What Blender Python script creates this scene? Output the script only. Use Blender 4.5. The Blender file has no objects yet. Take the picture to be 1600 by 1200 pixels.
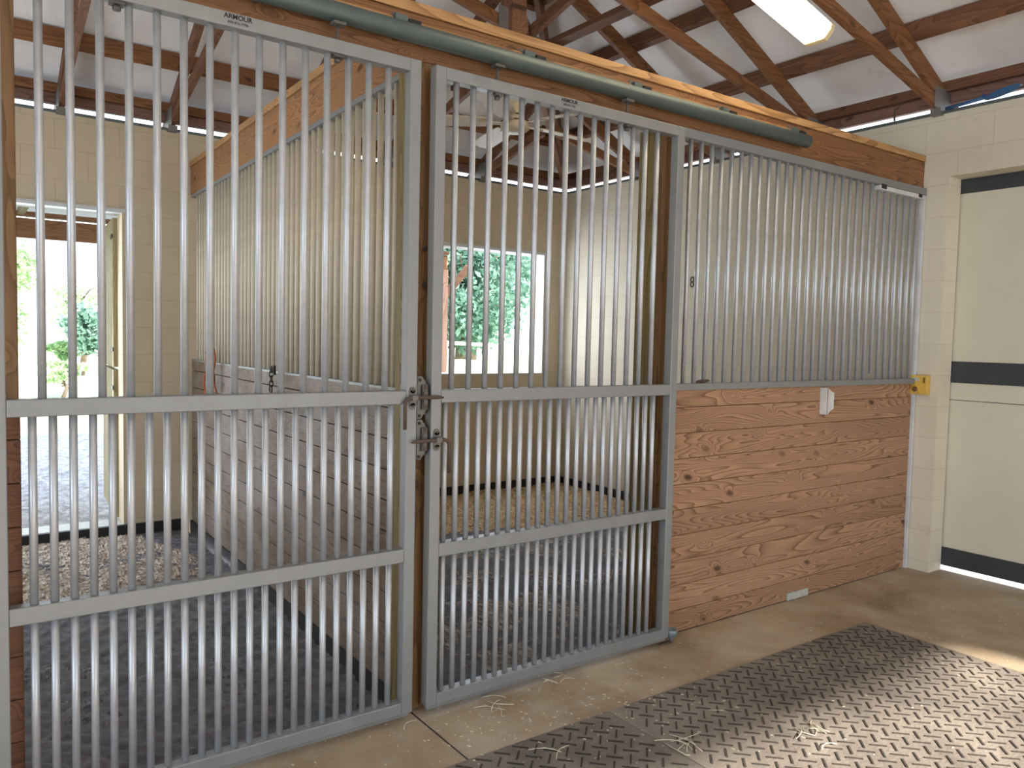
import bpy, bmesh, math, random
from mathutils import Vector, Matrix, noise
random.seed(7)
S = bpy.context.scene
C = S.collection
R = math.radians
PI = math.pi

# ------------------------------------------------------------------ setting sizes (metres)
XR, D = 3.738, 3.678          # inner faces of the right and rear block walls
ZE = 2.952                    # top of block walls
SU = 0.0772                   # pitch of the upper gate bars

# ------------------------------------------------------------------ materials
def mat(name):
    m = bpy.data.materials.new(name); m.use_nodes = True
    nt = m.node_tree; n = nt.nodes; l = nt.links
    b = n['Principled BSDF']
    return m, n, l, b
def ramp(n, stops, interp='LINEAR'):
    r = n.new('ShaderNodeValToRGB'); r.color_ramp.interpolation = interp
    e = r.color_ramp.elements
    while len(e) > 1: e.remove(e[-1])
    e[0].position = stops[0][0]; e[0].color = (*stops[0][1], 1)
    for p_, c_ in stops[1:]:
        q = e.new(p_); q.color = (*c_, 1)
    return r
def math_(n, l, op, a, b=None, c=None):
    m = n.new('ShaderNodeMath'); m.operation = op
    for i, v in enumerate((a, b, c)):
        if v is None: continue
        if isinstance(v, (int, float)): m.inputs[i].default_value = v
        else: l.new(v, m.inputs[i])
    return m.outputs[0]
def mixc(n, l, fac, a, b, mode='MIX'):
    m = n.new('ShaderNodeMix'); m.data_type = 'RGBA'; m.blend_type = mode
    for i, v in ((0, fac), (6, a), (7, b)):
        if isinstance(v, (int, float)): m.inputs[i].default_value = v
        elif isinstance(v, tuple): m.inputs[i].default_value = (*v, 1)
        else: l.new(v, m.inputs[i])
    return m.outputs[2]
def noise_(n, l, vec, scale, detail=3, rough=.5, dist=0):
    t = n.new('ShaderNodeTexNoise'); t.inputs['Scale'].default_value = scale
    t.inputs['Detail'].default_value = detail; t.inputs['Roughness'].default_value = rough
    t.inputs['Distortion'].default_value = dist
    if vec is not None: l.new(vec, t.inputs['Vector'])
    return t.outputs['Fac']
def scaled(n, l, vec, s, loc=(0, 0, 0)):
    m = n.new('ShaderNodeMapping'); m.inputs['Scale'].default_value = s; m.inputs['Location'].default_value = loc
    l.new(vec, m.inputs['Vector']); return m.outputs[0]
def bump(n, l, b, h, strength=.3, dist=.01):
    k = n.new('ShaderNodeBump'); k.inputs['Strength'].default_value = strength; k.inputs['Distance'].default_value = dist
    l.new(h, k.inputs['Height']); l.new(k.outputs[0], b.inputs['Normal'])
def objco(n): return n.new('ShaderNodeTexCoord').outputs['Object']

def plain(name, col, rough=.6, metal=0, var=.12, vs=6, bmp=0.0, emit=None):
    m, n, l, b = mat(name); co = objco(n)
    f = noise_(n, l, co, vs, 4, .6)
    r = ramp(n, [(.3, tuple(c * (1 - var) for c in col)), (.7, tuple(min(1, c * (1 + var)) for c in col))])
    l.new(f, r.inputs[0]); l.new(r.outputs[0], b.inputs['Base Color'])
    b.inputs['Roughness'].default_value = rough; b.inputs['Metallic'].default_value = metal
    if bmp: bump(n, l, b, noise_(n, l, co, vs * 8, 4), bmp, .004)
    if emit:
        b.inputs['Emission Color'].default_value = (*emit[0], 1); b.inputs['Emission Strength'].default_value = emit[1]
    return m

def wood(name, lo, hi, axis=0, stack=2, bh=0.0, z0=0.0, ring=9.0, knots=1.0, weather=None, rough=.62, spec=.3):
    """sawn pine: growth-ring figure as contour lines of stretched noise, knots, fibres; every board its own figure"""
    m, n, l, b = mat(name); co = objco(n)
    sep = n.new('ShaderNodeSeparateXYZ'); l.new(co, sep.inputs[0])
    ax = [sep.outputs[i] for i in range(3)]
    A = ax[axis]; Z = ax[stack]; O = ax[3 - axis - stack]
    if bh:
        idx = math_(n, l, 'FLOOR', math_(n, l, 'DIVIDE', math_(n, l, 'SUBTRACT', Z, z0), bh))
    else:
        oi = n.new('ShaderNodeObjectInfo'); idx = math_(n, l, 'MULTIPLY', oi.outputs['Random'], 37.0)
    off = math_(n, l, 'MULTIPLY', idx, 3.71)
    cmb = n.new('ShaderNodeCombineXYZ')
    l.new(math_(n, l, 'ADD', math_(n, l, 'MULTIPLY', A, .42), off), cmb.inputs[0])
    l.new(math_(n, l, 'ADD', math_(n, l, 'MULTIPLY', Z, 4.6), math_(n, l, 'MULTIPLY', off, 1.7)), cmb.inputs[1])
    l.new(math_(n, l, 'MULTIPLY', O, 4.6), cmb.inputs[2])
    f0 = noise_(n, l, cmb.outputs[0], 1.5, 1.6, .42, .25)
    # knots
    kv = n.new('ShaderNodeCombineXYZ')
    l.new(math_(n, l, 'ADD', math_(n, l, 'ADD', math_(n, l, 'MULTIPLY', A, 2.6), math_(n, l, 'MULTIPLY', Z, 1.6)), off), kv.inputs[0])
    l.new(math_(n, l, 'ADD', math_(n, l, 'MULTIPLY', Z, 4.6), off), kv.inputs[1])
    vo = n.new('ShaderNodeTexVoronoi'); vo.voronoi_dimensions = '2D'; vo.inputs['Scale'].default_value = 1.0; l.new(kv.outputs[0], vo.inputs['Vector'])
    kd = vo.outputs['Distance']
    sc_ = n.new('ShaderNodeSeparateColor'); l.new(vo.outputs['Color'], sc_.inputs[0])
    pick = math_(n, l, 'MULTIPLY', math_(n, l, 'GREATER_THAN', sc_.outputs[0], .48), math_(n, l, 'ADD', math_(n, l, 'MULTIPLY', sc_.outputs[1], .6), .35))
    near = math_(n, l, 'MULTIPLY', math_(n, l, 'POWER', 2.718, math_(n, l, 'MULTIPLY', math_(n, l, 'MULTIPLY', kd, kd), -60.0)), .13 * knots)
    f = math_(n, l, 'ADD', f0, near)
    s = math_(n, l, 'FRACT', math_(n, l, 'MULTIPLY', f, ring * 3.6))
    md = tuple(h * .55 + l_ * .45 for h, l_ in zip(hi, lo))
    rr = ramp(n, [(0, tuple(c * 1.04 for c in hi)), (.5, tuple(h * .86 + l_ * .14 for h, l_ in zip(hi, lo))), (.8, md), (.95, tuple(l_ * .8 + h * .2 for h, l_ in zip(hi, lo))), (1, hi)])
    l.new(s, rr.inputs[0])
    fb = n.new('ShaderNodeCombineXYZ')
    l.new(math_(n, l, 'MULTIPLY', A, 6), fb.inputs[0]); l.new(math_(n, l, 'MULTIPLY', Z, 260), fb.inputs[1]); l.new(math_(n, l, 'MULTIPLY', O, 260), fb.inputs[2])
    fib = noise_(n, l, fb.outputs[0], 1.0, 2)
    fr = ramp(n, [(.25, (.78, .78, .78)), (.75, (1.08, 1.08, 1.08))]); l.new(fib, fr.inputs[0])
    col = mixc(n, l, 1.0, rr.outputs[0], fr.outputs[0], 'MULTIPLY')
    tint = noise_(n, l, scaled(n, l, cmb.outputs[0], (.6, .35, .35)), 1.3, 2)
    tr = ramp(n, [(.3, (.80, .76, .72)), (.7, (1.12, 1.1, 1.06))]); l.new(tint, tr.inputs[0])
    col = mixc(n, l, 1.0, col, tr.outputs[0], 'MULTIPLY')
    if knots:
        kr = ramp(n, [(.04, (1, 1, 1)), (.10, (0, 0, 0))]); l.new(kd, kr.inputs[0])
        col = mixc(n, l, math_(n, l, 'MULTIPLY', kr.outputs[0], pick), col, tuple(c * .30 for c in lo))
    if weather:
        wf = noise_(n, l, scaled(n, l, co, (1.2, 1.2, 2.0)), 1.4, 5, .65)
        wr = ramp(n, [(.38, (0, 0, 0)), (.66, (.4, .4, .4))]); l.new(wf, wr.inputs[0])
        col = mixc(n, l, wr.outputs[0], col, mixc(n, l, .55, weather, col, 'MULTIPLY'))
    l.new(col, b.inputs['Base Color'])
    b.inputs['Roughness'].default_value = rough; b.inputs['Specular IOR Level'].default_value = spec
    bump(n, l, b, math_(n, l, 'ADD', fib, math_(n, l, 'MULTIPLY', s, .3)), .22, .002)
    return m

def blocks(name, col, axis, joint=.62):
    """painted concrete block: 16 x 8 inch running bond, joints only faintly visible"""
    m, n, l, b = mat(name); co = objco(n)
    sep = n.new('ShaderNodeSeparateXYZ'); l.new(co, sep.inputs[0])
    cmb = n.new('ShaderNodeCombineXYZ'); l.new(sep.outputs[axis], cmb.inputs[0])
    l.new(math_(n, l, 'SUBTRACT', sep.outputs[2], .067), cmb.inputs[1])
    br = n.new('ShaderNodeTexBrick'); l.new(cmb.outputs[0], br.inputs['Vector'])
    br.inputs['Scale'].default_value = 1; br.inputs['Brick Width'].default_value = .4064; br.inputs['Row Height'].default_value = .2032
    br.inputs['Mortar Size'].default_value = .0035; br.inputs['Mortar Smooth'].default_value = .6
    br.inputs['Color1'].default_value = (1, 1, 1, 1); br.inputs['Color2'].default_value = (.965, .96, .95, 1)
    br.inputs['Mortar'].default_value = (joint, joint * .96, joint * .9, 1)
    f = noise_(n, l, co, 1.1, 5, .6)
    r = ramp(n, [(.3, tuple(c * .9 for c in col)), (.7, tuple(min(1, c * 1.07) for c in col))]); l.new(f, r.inputs[0])
    c1 = mixc(n, l, .8, r.outputs[0], br.outputs['Color'], 'MULTIPLY')
    # small stains, with shapes of their own
    st = noise_(n, l, co, 9, 4, .7); sr = ramp(n, [(.66, (0, 0, 0)), (.78, (.35, .35, .35))]); l.new(st, sr.inputs[0])
    c2 = mixc(n, l, sr.outputs[0], c1, tuple(c * .55 for c in col))
    l.new(c2, b.inputs['Base Color']); b.inputs['Roughness'].default_value = .7; b.inputs['Specular IOR Level'].default_value = .25
    h = math_(n, l, 'ADD', math_(n, l, 'MULTIPLY', br.outputs['Fac'], -1.0), math_(n, l, 'MULTIPLY', noise_(n, l, co, 60, 3), .25))
    bump(n, l, b, h, .35, .004)
    return m

def metal(name, col, rough, met=.85, dirt=(.25, .2, .14), amt=.25, vs=14):
    m, n, l, b = mat(name); co = objco(n)
    f = noise_(n, l, co, vs, 5, .65)
    r = ramp(n, [(.25, tuple(c * .88 for c in col)), (.75, tuple(min(1, c * 1.08) for c in col))]); l.new(f, r.inputs[0])
    d = noise_(n, l, scaled(n, l, co, (1, 1, .35)), vs * 2.3, 4, .7); dr = ramp(n, [(.6, (0, 0, 0)), (.74, (amt, amt, amt))]); l.new(d, dr.inputs[0])
    l.new(mixc(n, l, dr.outputs[0], r.outputs[0], dirt), b.inputs['Base Color'])
    rr = ramp(n, [(.3, (rough * .8,) * 3), (.7, (min(1, rough * 1.25),) * 3)]); l.new(f, rr.inputs[0]); l.new(rr.outputs[0], b.inputs['Roughness'])
    b.inputs['Metallic'].default_value = met
    return m

M = {}
M['alu_frame'] = metal('aluminium frame, dusty', (.235, .24, .24), .5, .3, (.2, .17, .13), .35)
M['alu_bar'] = metal('aluminium bar', (.48, .495, .515), .42, .5, (.36, .32, .26), .35, 22)
M['bar_far'] = metal('dull aluminium bar', (.60, .54, .42), .55, .15, (.36, .28, .18), .4, 22)  # cream reflection of the block walls is put into the bar colour
M['galv'] = metal('galvanised steel', (.115, .15, .15), .48, .5, (.19, .17, .08), .6, 16)
M['cast'] = metal('cast latch steel', (.15, .145, .13), .55, .7, (.12, .08, .05), .6, 40)
M['rust'] = metal('rusty rod', (.095, .062, .045), .7, .3, (.04, .025, .015), .6, 50)
M['dark_cast'] = metal('dark cast steel', (.12, .11, .10), .6, .5, (.05, .035, .02), .6, 40)
M['black_metal'] = metal('black metal', (.03, .028, .026), .5, .5, (.08, .05, .03), .3)
M['roller'] = metal('grey guide roller', (.22, .25, .27), .55, .5)
M['planks'] = wood('pine planks front', (.115, .05, .026), (.43, .255, .155), 0, 2, .1283, -.012, 9, 1.0)
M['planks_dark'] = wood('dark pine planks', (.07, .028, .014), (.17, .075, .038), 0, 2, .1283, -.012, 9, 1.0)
M['planks_side'] = wood('pine planks partition', (.05, .028, .017), (.185, .125, .08), 1, 2, .1283, .02, 10, 1.0, (.80, .80, .80))
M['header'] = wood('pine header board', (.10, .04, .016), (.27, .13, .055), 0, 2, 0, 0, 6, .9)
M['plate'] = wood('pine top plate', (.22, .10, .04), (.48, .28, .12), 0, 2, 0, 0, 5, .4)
M['beam_y'] = wood('pine partition beam', (.15, .062, .025), (.38, .195, .085), 1, 2, 0, 0, 8, .9)
M['post'] = wood('treated post', (.13, .07, .03), (.27, .155, .07), 2, 0, 0, 0, 5, .9)
M['post_olive'] = wood('olive treated post', (.12, .09, .035), (.27, .21, .09), 2, 0, 0, 0, 5, .8)
M['truss_x'] = wood('truss lumber along x', (.10, .04, .016), (.25, .112, .045), 0, 2, 0, 0, 4, .6)
M['truss_y'] = wood('truss lumber along y', (.09, .042, .024), (.21, .10, .055), 1, 2, 0, 0, 4, .6)
M['rim'] = wood('rim board', (.16, .08, .06), (.30, .17, .135), 1, 2, 0, 0, 4, .5)
M['rim_x'] = wood('rear rim board', (.16, .08, .06), (.30, .17, .135), 0, 2, 0, 0, 4, .5)
M['porch'] = wood('porch lumber', (.2, .10, .055), (.38, .21, .12), 0, 2, 0, 0, 5, .0)
M['leafwood'] = wood('weathered door leaf', (.22, .18, .09), (.42, .36, .20), 2, 0, 0, 0, 5, .6)
M['pinkpost'] = wood('porch post', (.40, .2, .13), (.66, .42, .32), 2, 0, 0, 0, 5, .7)
M['block_y'] = blocks('cream block wall side', (.64, .585, .465), 1, .86)
M['block_x'] = blocks('cream block wall rear', (.56, .465, .33), 0, .84)
M['block_s'] = blocks('pale block wall in stall', (.60, .53, .44), 1)
M['kick'] = plain('black rubber kick strip', (.012, .012, .014), .6)
M['white_trim'] = plain('grey white paint', (.55, .56, .56), .5)
M['ceiling'] = None
M['door_skin'] = plain('cream door skin', (.60, .57, .45), .55, 0, .05, 2)
M['door_band'] = plain('slate door band', (.035, .04, .045), .5, 0, .15, 10)
M['yellow'] = plain('yellow plastic', (.62, .40, .07), .45, 0, .12, 30)
M['yellow_dark'] = plain('brown slot', (.16, .08, .02), .6)
M['label_grey'] = plain('grey oval label', (.42, .42, .38), .5)
M['white_plastic'] = plain('grey white plastic', (.62, .63, .62), .35, 0, .1, 12)
M['fan_white'] = plain('cream fan enamel', (.52, .45, .33), .55, 0, .06, 6)
M['ink'] = plain('black ink', (.01, .01, .01), .6)
M['twine'] = plain('orange twine', (.42, .10, .03), .8)
M['blue'] = plain('blue plastic', (.03, .10, .22), .4, 0, .15, 20)
M['straw'] = plain('pale straw', (.58, .53, .40), .8, 0, .2, 60)
M['stub'] = plain('grey splash plate', (.42, .43, .38), .6, 0, .2, 40)
M['bark'] = plain('bark', (.12, .085, .06), .9, 0, .3, 8, .5)
M['fence'] = plain('white fence board', (.62, .64, .62), .6)
M['concrete_block'] = plain('grey block pile', (.50, .49, .44), .8, 0, .2, 5, .3)
M['diffuser'] = plain('lit diffuser', (.9, .88, .8), .4, 0, .02, 3, 0, ((1.0, .84, .58), 14.0))
M['diffuser_dim'] = plain('dimmer diffuser', (.9, .88, .8), .4, 0, .02, 3, 0, ((1.0, .84, .58), 7.0))
M['plate_metal'] = metal('dull nail plate', (.20, .19, .18), .55, .4, (.14, .10, .07), .5, 40)
M['fixture'] = plain('yellowed fixture end', (.62, .50, .28), .5)

def m_ceiling():
    m, n, l, b = mat('white foil roof sheet'); co = objco(n)
    f = noise_(n, l, co, .9, 6, .62, .6)
    r = ramp(n, [(.28, (.60, .57, .55)), (.5, (.76, .745, .73)), (.72, (.84, .83, .82))]); l.new(f, r.inputs[0])
    st = noise_(n, l, co, 5, 5, .7); sr = ramp(n, [(.6, (0, 0, 0)), (.75, (.45, .45, .45))]); l.new(st, sr.inputs[0])
    l.new(mixc(n, l, sr.outputs[0], r.outputs[0], (.5, .44, .38)), b.inputs['Base Color'])
    b.inputs['Roughness'].default_value = .5; b.inputs['Specular IOR Level'].default_value = .4
    bump(n, l, b, noise_(n, l, co, 3, 4), .35, .03)
    return m
M['ceiling'] = m_ceiling()
def m_concrete():
    m, n, l, b = mat('worn concrete aisle'); co = objco(n)
    f = noise_(n, l, co, 1.6, 6, .6, .5)
    r = ramp(n, [(.28, (.19, .135, .078)), (.5, (.33, .25, .165)), (.72, (.46, .39, .29))]); l.new(f, r.inputs[0])
    g = noise_(n, l, co, 5.5, 5, .7); gr = ramp(n, [(.5, (0, 0, 0)), (.72, (.6, .6, .6))]); l.new(g, gr.inputs[0])
    c = mixc(n, l, gr.outputs[0], r.outputs[0], (.40, .36, .31))
    sp = noise_(n, l, co, 90, 2); spr = ramp(n, [(.7, (0, 0, 0)), (.8, (.5, .5, .5))]); l.new(sp, spr.inputs[0])
    c = mixc(n, l, spr.outputs[0], c, (.12, .09, .06))
    l.new(c, b.inputs['Base Color']); b.inputs['Roughness'].default_value = .62; b.inputs['Specular IOR Level'].default_value = .35
    bump(n, l, b, noise_(n, l, co, 35, 5), .2, .004)
    return m
M['concrete'] = m_concrete()
def m_rubber(name, base, dust, lo, hi, s=2.2):
    m, n, l, b = mat(name); co = objco(n)
    f = noise_(n, l, co, s, 6, .65, .5)
    r = ramp(n, [(lo, base), (hi, dust)]); l.new(f, r.inputs[0])
    sp = noise_(n, l, co, 110, 2); spr = ramp(n, [(.68, (0, 0, 0)), (.78, (.6, .6, .6))]); l.new(sp, spr.inputs[0])
    l.new(mixc(n, l, spr.outputs[0], r.outputs[0], tuple(min(1, c * 1.7) for c in dust)), b.inputs['Base Color'])
    b.inputs['Roughness'].default_value = .85; b.inputs['Specular IOR Level'].default_value = .22
    bump(n, l, b, noise_(n, l, co, 70, 5), .5, .006)
    return m
M['rubber'] = m_rubber('dusty rubber mat', (.105, .09, .08), (.27, .235, .20), .28, .66)
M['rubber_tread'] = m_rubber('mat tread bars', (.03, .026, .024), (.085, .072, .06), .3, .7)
M['stall_floor'] = m_rubber('stall floor', (.075, .073, .080), (.19, .185, .20), .3, .7, 9)
def m_shavings(name, a, b_, c_):
    m, n, l, b = mat(name); co = objco(n)
    v = n.new('ShaderNodeTexVoronoi'); v.inputs['Scale'].default_value = 55; l.new(scaled(n, l, co, (1, .5, 1)), v.inputs['Vector'])
    r = ramp(n, [(.0, a), (.5, b_), (1, c_)]); l.new(v.outputs['Color'], r.inputs[0])
    l.new(r.outputs[0], b.inputs['Base Color']); b.inputs['Roughness'].default_value = .9
    bump(n, l, b, v.outputs['Distance'], .8, .02)
    return m
M['shavings'] = m_shavings('wood shavings', (.24, .175, .12), (.44, .36, .28), (.66, .60, .52))
M['shavings_gold'] = m_shavings('golden shavings', (.26, .15, .06), (.50, .34, .17), (.66, .52, .32))
M['chips_grey'] = m_shavings('grey chips', (.10, .09, .085), (.26, .24, .225), (.52, .50, .47))
M['chips_dark'] = m_shavings('sparse chips', (.06, .058, .06), (.12, .115, .12), (.19, .185, .19))
def m_ground():
    m, n, l, b = mat('grassy ground outside'); co = objco(n)
    sep = n.new('ShaderNodeSeparateXYZ'); l.new(co, sep.inputs[0])
    f = noise_(n, l, scaled(n, l, co, (1, .6, 1)), 12, 8, .8)
    sand = ramp(n, [(.3, (.26, .22, .19)), (.48, (.66, .62, .59)), (.6, (.97, .95, .93))]); l.new(f, sand.inputs[0])
    grass = ramp(n, [(.3, (.38, .55, .25)), (.7, (.72, .80, .58))]); l.new(f, grass.inputs[0])
    big = noise_(n, l, co, .35, 4)
    k = math_(n, l, 'ADD', math_(n, l, 'MULTIPLY', math_(n, l, 'SUBTRACT', sep.outputs[1], 9.5), .35), math_(n, l, 'MULTIPLY', math_(n, l, 'SUBTRACT', big, .5), 3.0))
    kr = ramp(n, [(.0, (0, 0, 0)), (1, (1, 1, 1))]); l.new(k, kr.inputs[0])
    l.new(mixc(n, l, kr.outputs[0], sand.outputs[0], grass.outputs[0]), b.inputs['Base Color']); b.inputs['Roughness'].default_value = .95
    bump(n, l, b, f, .9, .06)
    return m
M['ground'] = m_ground()
def m_leaf(name, lo, hi):
    m, n, l, b = mat(name)
    oi = n.new('ShaderNodeTexCoord').outputs['Object']
    f = noise_(n, l, oi, 2.3, 4, .7); r = ramp(n, [(.3, lo), (.7, hi)]); l.new(f, r.inputs[0])
    l.new(r.outputs[0], b.inputs['Base Color']); b.inputs['Roughness'].default_value = .5
    tr = n.new('ShaderNodeBsdfTranslucent'); l.new(r.outputs[0], tr.inputs['Color'])
    mx = n.new('ShaderNodeMixShader'); mx.inputs[0].default_value = .45
    l.new(b.outputs[0], mx.inputs[1]); l.new(tr.outputs[0], mx.inputs[2]); l.new(mx.outputs[0], n['Material Output'].inputs[0])
    return m
M['leaf_teal'] = m_leaf('blue green leaves', (.05, .14, .11), (.30, .48, .38))
M['leaf_green'] = m_leaf('bright green leaves', (.24, .42, .18), (.62, .74, .46))

# ------------------------------------------------------------------ mesh helpers
class MB:
    def __init__(s): s.v = []; s.f = []; s.sm = []
    def box(s, x0, x1, y0, y1, z0, z1):
        i = len(s.v)
        s.v += [(x, y, z) for x in (x0, x1) for y in (y0, y1) for z in (z0, z1)]
        s.f += [tuple(i + k for k in q) for q in ((0, 1, 3, 2), (4, 6, 7, 5), (0, 4, 5, 1), (2, 3, 7, 6), (0, 2, 6, 4), (1, 5, 7, 3))]
        s.sm += [False] * 6; return s
    def xbox(s, mtx, x0, x1, y0, y1, z0, z1):
        i = len(s.v); s.box(x0, x1, y0, y1, z0, z1)
        for k in range(i, len(s.v)): s.v[k] = tuple(mtx @ Vector(s.v[k]))
        return s
    def tube(s, pts, r, seg=10, cap=True):
        pts = [Vector(p_) for p_ in pts]; rs = r if isinstance(r, (list, tuple)) else [r] * len(pts)
        i0 = len(s.v); up = None
        for k, p_ in enumerate(pts):
            d = (pts[min(k + 1, len(pts) - 1)] - pts[max(k - 1, 0)]).normalized()
            if up is None: up = Vector((0, 0, 1)) if abs(d.z) < .9 else Vector((1, 0, 0))
            a = d.cross(up).normalized(); b = a.cross(d).normalized(); up = b
            for j in range(seg):
                t = 2 * PI * j / seg
                s.v.append(tuple(p_ + (a * math.cos(t) + b * math.sin(t)) * rs[k]))
        for k in range(len(pts) - 1):
            for j in range(seg):
                a_ = i0 + k * seg + j; b_ = i0 + k * seg + (j + 1) % seg
                s.f.append((a_, b_, b_ + seg, a_ + seg)); s.sm.append(True)
        if cap:
            s.f.append(tuple(i0 + j for j in reversed(range(seg)))); s.sm.append(False)
            e = i0 + (len(pts) - 1) * seg; s.f.append(tuple(e + j for j in range(seg))); s.sm.append(False)
        return s
    def prism(s, poly, d, axis=1):
        """poly: list of 3D points (planar), d: extrusion vector"""
        i = len(s.v); n = len(poly); d = Vector(d)
        s.v += [tuple(p_) for p_ in poly] + [tuple(Vector(p_) + d) for p_ in poly]
        s.f.append(tuple(i + k for k in range(n))); s.f.append(tuple(i + n + k for k in reversed(range(n))))
        s.sm += [False, False]
        for k in range(n):
            s.f.append((i + k, i + n + k, i + n + (k + 1) % n, i + (k + 1) % n)); s.sm.append(False)
        return s
    def lathe(s, prof, c, seg=20, mtx=None):
        i = len(s.v)
        for r, z in prof:
            for j in range(seg):
                t = 2 * PI * j / seg; p_ = Vector((r * math.cos(t), r * math.sin(t), z))
                if mtx: p_ = mtx @ p_
                s.v.append(tuple(p_ + Vector(c)))
        for k in range(len(prof) - 1):
            for j in range(seg):
                a = i + k * seg + j; b = i + k * seg + (j + 1) % seg
                s.f.append((a, b, b + seg, a + seg)); s.sm.append(True)
        s.f.append(tuple(i + j for j in reversed(range(seg)))); s.sm.append(False)
        e = i + (len(prof) - 1) * seg; s.f.append(tuple(e + j for j in range(seg))); s.sm.append(False)
        return s
    def build(s, name, m, parent=None, bevel=0, loc=None):
        me = bpy.data.meshes.new(name); me.from_pydata(s.v, [], s.f)
        me.polygons.foreach_set('use_smooth', s.sm)
        bm = bmesh.new(); bm.from_mesh(me)
        if bm.faces and len(bm.faces) < 20000: bmesh.ops.recalc_face_normals(bm, faces=bm.faces)
        bm.to_mesh(me); bm.free()
        me.materials.append(m)
        o = bpy.data.objects.new(name, me); C.objects.link(o)
        if parent: o.parent = parent
        if loc: o.location = loc
        if bevel:
            b = o.modifiers.new('bevel', 'BEVEL'); b.width = bevel; b.segments = 2; b.limit_method = 'ANGLE'
        return o
def tag(o, label, cat, group=None, kind=None):
    if label: o['label'] = label
    if cat: o['category'] = cat
    if group: o['group'] = group
    if kind: o['kind'] = kind
    return o
def empty(name, loc, label, cat, group=None, rz=0):
    o = bpy.data.objects.new(name, None); C.objects.link(o); o.location = loc; o.rotation_euler = (0, 0, rz)
    o.empty_display_size = .1
    return tag(o, label, cat, group)
def struct(o, label=None, cat=None): o['kind'] = 'structure'; 
def st(name, mb, m, label=None, bevel=0):
    o = mb.build(name, m, bevel=bevel); o['kind'] = 'structure'
    if label: o['label'] = label
    o['category'] = name.split('_')[0]
    return o
def instance(src, parent, loc):
    c = src.copy(); C.objects.link(c); c.parent = parent; c.location = loc; return c

# ------------------------------------------------------------------ floor, walls
st('floor', MB().box(-6, XR + .16, -5.68, 0.0, -.15, 0), M['concrete'], 'worn tan concrete floor of the stable aisle')
def bumpy(x0, x1, y0, y1, z, amp, nx, ny, f=3.0, fine=.0, hill=None, ribs=0):
    mb = MB()
    for i in range(nx + 1):
        for j in range(ny + 1):
            x = x0 + (x1 - x0) * i / nx; y = y0 + (y1 - y0) * j / ny
            rb_ = .0085 * ribs * math.sin((x + y) * 62 + 1.2 * noise.noise(Vector((x * 3, y * 3, 9)))) * (.6 + .4 * math.sin((x - y) * 50)) if ribs else 0
            h = rb_ + noise.noise(Vector((x * f, y * f, 0))) * amp + noise.noise(Vector((x * 14, y * 20, 3))) * fine
            if hill: h += hill(x, y)
            mb.v.append((x, y, z + h))
    for i in range(nx):
        for j in range(ny):
            a = i * (ny + 1) + j; mb.f.append((a, a + ny + 1, a + ny + 2, a + 1)); mb.sm.append(True)
    return mb
st('floor_left_stall', bumpy(-2.6, .03, .0, D + .02, -.055, .012, 260, 320, 2.2, .005, None, 1), M['stall_floor'], 'packed dark floor of the left stall')
st('floor_right_stall', bumpy(.08, XR, .0, D, -.03, .010, 90, 90, 2.2, .006), M['stall_floor'], 'packed dark floor of the right stall')

# right wall with the aisle doorway
w = MB()
w.box(XR, 3.895, -.157, D + .2, -.1, ZE)
w.box(XR, 3.895, -3.3, -.157, 2.552, ZE)
w.box(XR, 3.895, -5.88, -3.3, -.1, ZE)
st('wall_right', w, M['block_y'], 'cream painted concrete block wall with the wide doorway')
# rear wall with stall door and window openings
DX0, DX1, DZ = -1.55, -.395, 2.325
WX0, WX1, WZ0, WZ1 = 2.30, 3.497, 1.115, 2.325
w = MB()
w.box(-6, DX0, D, D + .2, -.2, ZE); w.box(DX0, DX1, D, D + .2, DZ, ZE)
w.box(DX1, WX0, D, D + .2, -.2, ZE); w.box(WX0, WX1, D, D + .2, -.2, WZ0); w.box(WX0, WX1, D, D + .2, WZ1, ZE)
w.box(WX1, XR, D, D + .2, -.2, ZE)
st('wall_rear', w, M['block_x'], 'tan painted block wall at the back of the stalls')
st('wall_left', MB().box(-6.2, -6, -5.88, -4.6, -.1, ZE).box(-6.2, -6, -.4, D + .2, -.1, ZE).box(-6.2, -6, -4.6, -.4, 2.6, ZE), M['block_y'], 'block wall at the far end of the aisle')
st('wall_front', MB().box(-6, -1.6, -5.88, -5.68, -.1, ZE).box(3.3, XR, -5.88, -5.68, -.1, ZE).box(-1.6, 3.3, -5.88, -5.68, 2.74, ZE), M['block_x'], 'block wall across the aisle with an open doorway')
st('trim_wall_top', MB().box(XR - .012, XR + .157, -5.68, D, ZE, ZE + .018).box(-6, XR - .012, D - .012, D + .2, ZE, ZE + .018), M['galv'], 'thin dark sill plate along the top of the walls')
# threshold of the rear doorway and window / door linings
st('trim_doorway', MB().box(DX0, DX1, D + .0, D + .22, -.2, .03), M['stub'], 'worn concrete sill of the rear stall doorway')
st('trim_window_head', MB().box(WX0 - .01, WX1 + .02, D - .012, D + .0, WZ1 - .005, WZ1 + .018).box(WX0, WX1, D + .0, D + .2, WZ1 - .012, WZ1 - .002), M['white_trim'])
st('trim_window_lining', MB().box(WX1 - .012, WX1 - .001, D + .0, D + .2, WZ0 + .01, WZ1 - .012).box(WX0, WX1 - .012, D - .0, D + .2, WZ0 + .0, WZ0 + .01), M['white_trim'])
st('trim_door_head', MB().box(DX0 - .01, DX1 + .02, D - .014, D, DZ - .002, DZ + .016).box(DX0, DX1, D, D + .2, DZ - .012, DZ - .002), M['white_trim'])
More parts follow.
